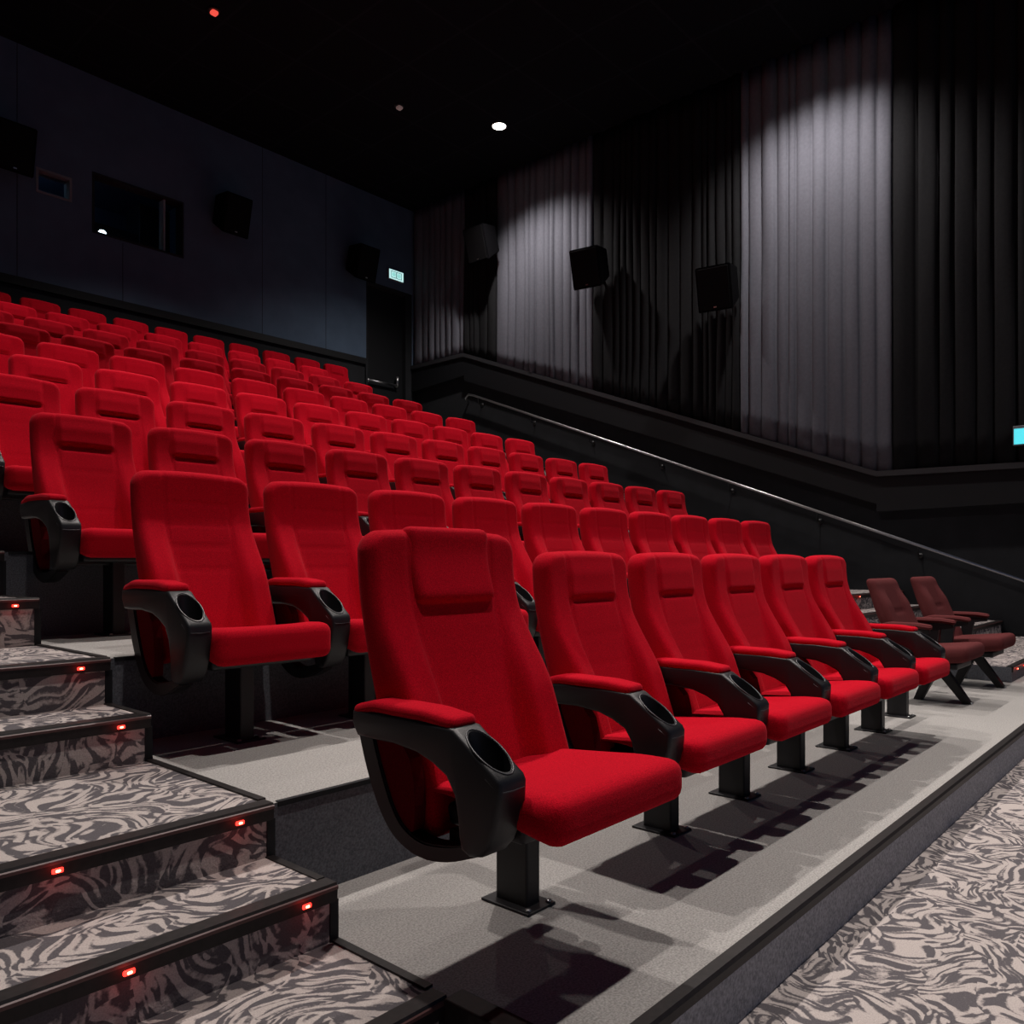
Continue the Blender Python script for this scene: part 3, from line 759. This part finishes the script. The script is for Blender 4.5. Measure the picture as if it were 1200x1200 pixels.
# ------------------------------------------------------------------ speakers
def speaker(loc, rz, tilt, label, w=0.5, h=0.62, dp=0.36):
    """cabinet faces local -y; bracket runs back to the wall"""
    r = thing('wall_speaker', label, 'speaker', loc, rz, 'black surround speakers')
    bm = bmesh.new()
    prism(bm, [(-dp/2, -h/2), (-dp/2, h/2), (dp/2, h/2-0.05), (dp/2, -h/2+0.14)], -w/2, w/2)
    bmesh.ops.recalc_face_normals(bm, faces=bm.faces)
    bmesh.ops.bevel(bm, geom=list(bm.edges), offset=0.012, segments=2, affect='EDGES')
    bmesh.ops.rotate(bm, verts=bm.verts, cent=(0, 0, 0), matrix=Matrix.Rotation(tilt, 3, 'X'))
    fin('cabinet', bm, SPK, parent=r, smooth=False)
    bm = bx(-w/2+0.03, w/2-0.03, -dp/2-0.010, -dp/2, -h/2+0.03, h/2-0.03, bevel=0.004)
    bmesh.ops.rotate(bm, verts=bm.verts, cent=(0, 0, 0), matrix=Matrix.Rotation(tilt, 3, 'X')); fin('grille', bm, GRILLE, parent=r, smooth=False)
    bm = bx(-0.02, 0.02, -dp/2-0.013, -dp/2-0.010, -h/2+0.05, -h/2+0.065)
    bmesh.ops.rotate(bm, verts=bm.verts, cent=(0, 0, 0), matrix=Matrix.Rotation(tilt, 3, 'X')); fin('badge', bm, BOLT, parent=r, smooth=False)
    bm = bmesh.new(); tube(bm, [(0, dp*0.3, 0), (0, dp*0.5+0.16, 0.02)], 0.025, 10); box(bm, -0.06, 0.06, dp*0.5+0.15, dp*0.5+0.17, -0.1, 0.14)
    fin('mounting_bracket', bm, STEEL, parent=r, smooth=False)
R90 = math.radians(-90)
speaker((10.66, 10.16, 5.72), R90, 0.28, 'rearmost black speaker on the rail wall, near the exit corner', dp=0.34)
speaker((10.66, 7.76, 4.72), math.radians(-80), 0.28, 'middle black speaker on the draped wall, turned towards the seats')
speaker((10.66, 5.52, 3.90), math.radians(-80), 0.28, 'black speaker on the draped wall nearest the brightest drape')
speaker((6.86, 12.08, 5.57), 0, 0.25, 'black speaker on the rear wall beside the wide booth window', w=0.46)
speaker((9.48, 12.08, 5.52), 0, 0.25, 'black speaker on the rear wall beside the lit exit sign', w=0.46)
speaker((3.70, 12.08, 5.45), 0, 0.25, 'black speaker on the rear wall beside the small framed port', w=0.46)

# ------------------------------------------------------------------ lit signs
SIGN = mat('sign_face', (0.6, 0.9, 0.9), 0.4, 0.4, emit=(0.62, 1.0, 0.98), es=0.85)
SIGNI = mat('sign_mark', (0.02, 0.2, 0.2), 0.4, 0.4, emit=(0.06, 0.25, 0.25), es=0.4)
SIGND = mat('sign_disc', (0.6, 0.9, 0.9), 0.4, 0.4, emit=(0.35, 0.85, 0.80), es=0.75)
es = thing('exit_sign', 'small lit pale cyan exit sign with two round marks above the door', 'exit sign', (10.52, YB-0.005, 5.53))
fin('sign_case', bx(-0.19, 0.19, -0.05, 0.0, 0, 0.205, bevel=0.004), GREYF, parent=es, smooth=False)
fin('lit_face', bx(-0.178, 0.178, -0.056, -0.05, 0.012, 0.193), SIGN, parent=es, smooth=False)
for sx in (-1, 1):
    bm = bmesh.new(); cx = sx*0.067
    for a in ((cx-0.060, cx+0.060, 0.157, 0.168), (cx-0.060, cx+0.060, 0.037, 0.048), (cx+sx*0.060-0.006, cx+sx*0.060+0.006, 0.037, 0.168), (cx-sx*0.058-0.005, cx-sx*0.058+0.005, 0.037, 0.168)):
        box(bm, a[0], a[1], -0.059, -0.056, a[2], a[3])
    fin('mark_outline', bm, SIGNI, parent=es, smooth=False)
    bm = bmesh.new(); tube(bm, [(cx, -0.056, 0.1025), (cx, -0.0595, 0.1025)], 0.044, 20); fin('round_mark', bm, SIGND, parent=es, smooth=False)
CY = mat('cyan_face', (0.1, 0.7, 0.8), 0.4, 0.4, emit=(0.10, 0.75, 0.85), es=0.9)
s2 = thing('exit_sign', 'lit cyan sign at the picture edge above the black wall ledge', 'exit sign', (10.93, 1.72, 1.345))
fin('sign_case', bx(-0.03, 0.03, -0.20, 0.20, 0, 0.225, bevel=0.004), GREYF, parent=s2, smooth=False)
fin('lit_face', bx(-0.036, -0.03, -0.188, 0.188, 0.012, 0.19), CY, parent=s2, smooth=False)

# ------------------------------------------------------------------ ceiling fittings
LENS = mat('lamp_glow', (1, 0.95, 0.88), 0.3, 0.5, emit=(1.0, 0.93, 0.82), es=14)
names = ['near the rail wall and the screen', 'over the middle', 'over the stair aisle']
for k, (x, y, s, cone, blend) in enumerate(DOWNLIGHTS):
    inview = (x > 9 and y > 8)
    where = {-5.5: 'added as unseen front fill', -0.7: 'over the screen end', 0.5: 'over the front rows', 4.11: 'over the middle rows', 8.908: 'over the rear rows'}[y]
    wx = {1.6: 'along the stair aisle', 5.3: 'along the centre', 9.756: 'along the draped wall', 3.1: 'towards the stair aisle', 7.5: 'towards the draped wall'}[x]
    lab = 'bright round ceiling downlight above the rearmost draped wall speakers' if inview else f'round ceiling downlight {where}, {wx}'
    r = thing('ceiling_downlight', lab, 'downlight', (x, y, ZC), 0, 'ceiling downlights')
    bm = bmesh.new(); tube(bm, [(math.cos(t*math.pi/16)*0.125, math.sin(t*math.pi/16)*0.125, -0.012) for t in range(32)], 0.013, 8, closed=True)
    fin('trim_ring', bm, STEEL, parent=r, loc=(0, 0, 0))
    bm = bmesh.new(); tube(bm, [(0, 0, -0.018), (0, 0, -0.006)], 0.105, 28); fin('lens', bm, LENS, parent=r, loc=(0, 0, 0), smooth=False)
    ld = bpy.data.lights.new('beam', 'SPOT'); ld.energy = LAMP['power']*s; ld.color = LAMP['color']
    ld.spot_size = math.radians(cone); ld.spot_blend = blend; ld.shadow_soft_size = 0.09
    lo = bpy.data.objects.new('beam', ld); C.objects.link(lo); lo.parent = r; lo.location = (0, 0, -0.13)
DIMRED = mat('dim_red', (0.3, 0.02, 0.02), 0.4, 0.4, emit=(1.0, 0.10, 0.07), es=0.9)
DIMGREY = mat('dim_grey', (0.3, 0.25, 0.25), 0.4, 0.4, emit=(0.6, 0.4, 0.38), es=0.12)
for nm, lab, p, m in (('ceiling_indicator', 'small glowing red ceiling indicator high above the rear rows', (5.295, 9.764), DIMRED), ('ceiling_detector', 'dim grey ceiling detector beside the bright downlight', (8.298, 9.663), DIMGREY)):
    r = thing(nm, lab, 'ceiling detector', (p[0], p[1], ZC))
    bm = bmesh.new(); tube(bm, [(0, 0, -0.03), (0, 0, -0.0)], 0.075, 20); fin('base', bm, STEEL, parent=r, loc=(0, 0, 0), smooth=False)
    fin('dome', rbox((0.09, 0.09, 0.05), 0.024, (2, 2, 2), centre=(0, 0, -0.045)), m, parent=r, loc=(0, 0, 0))
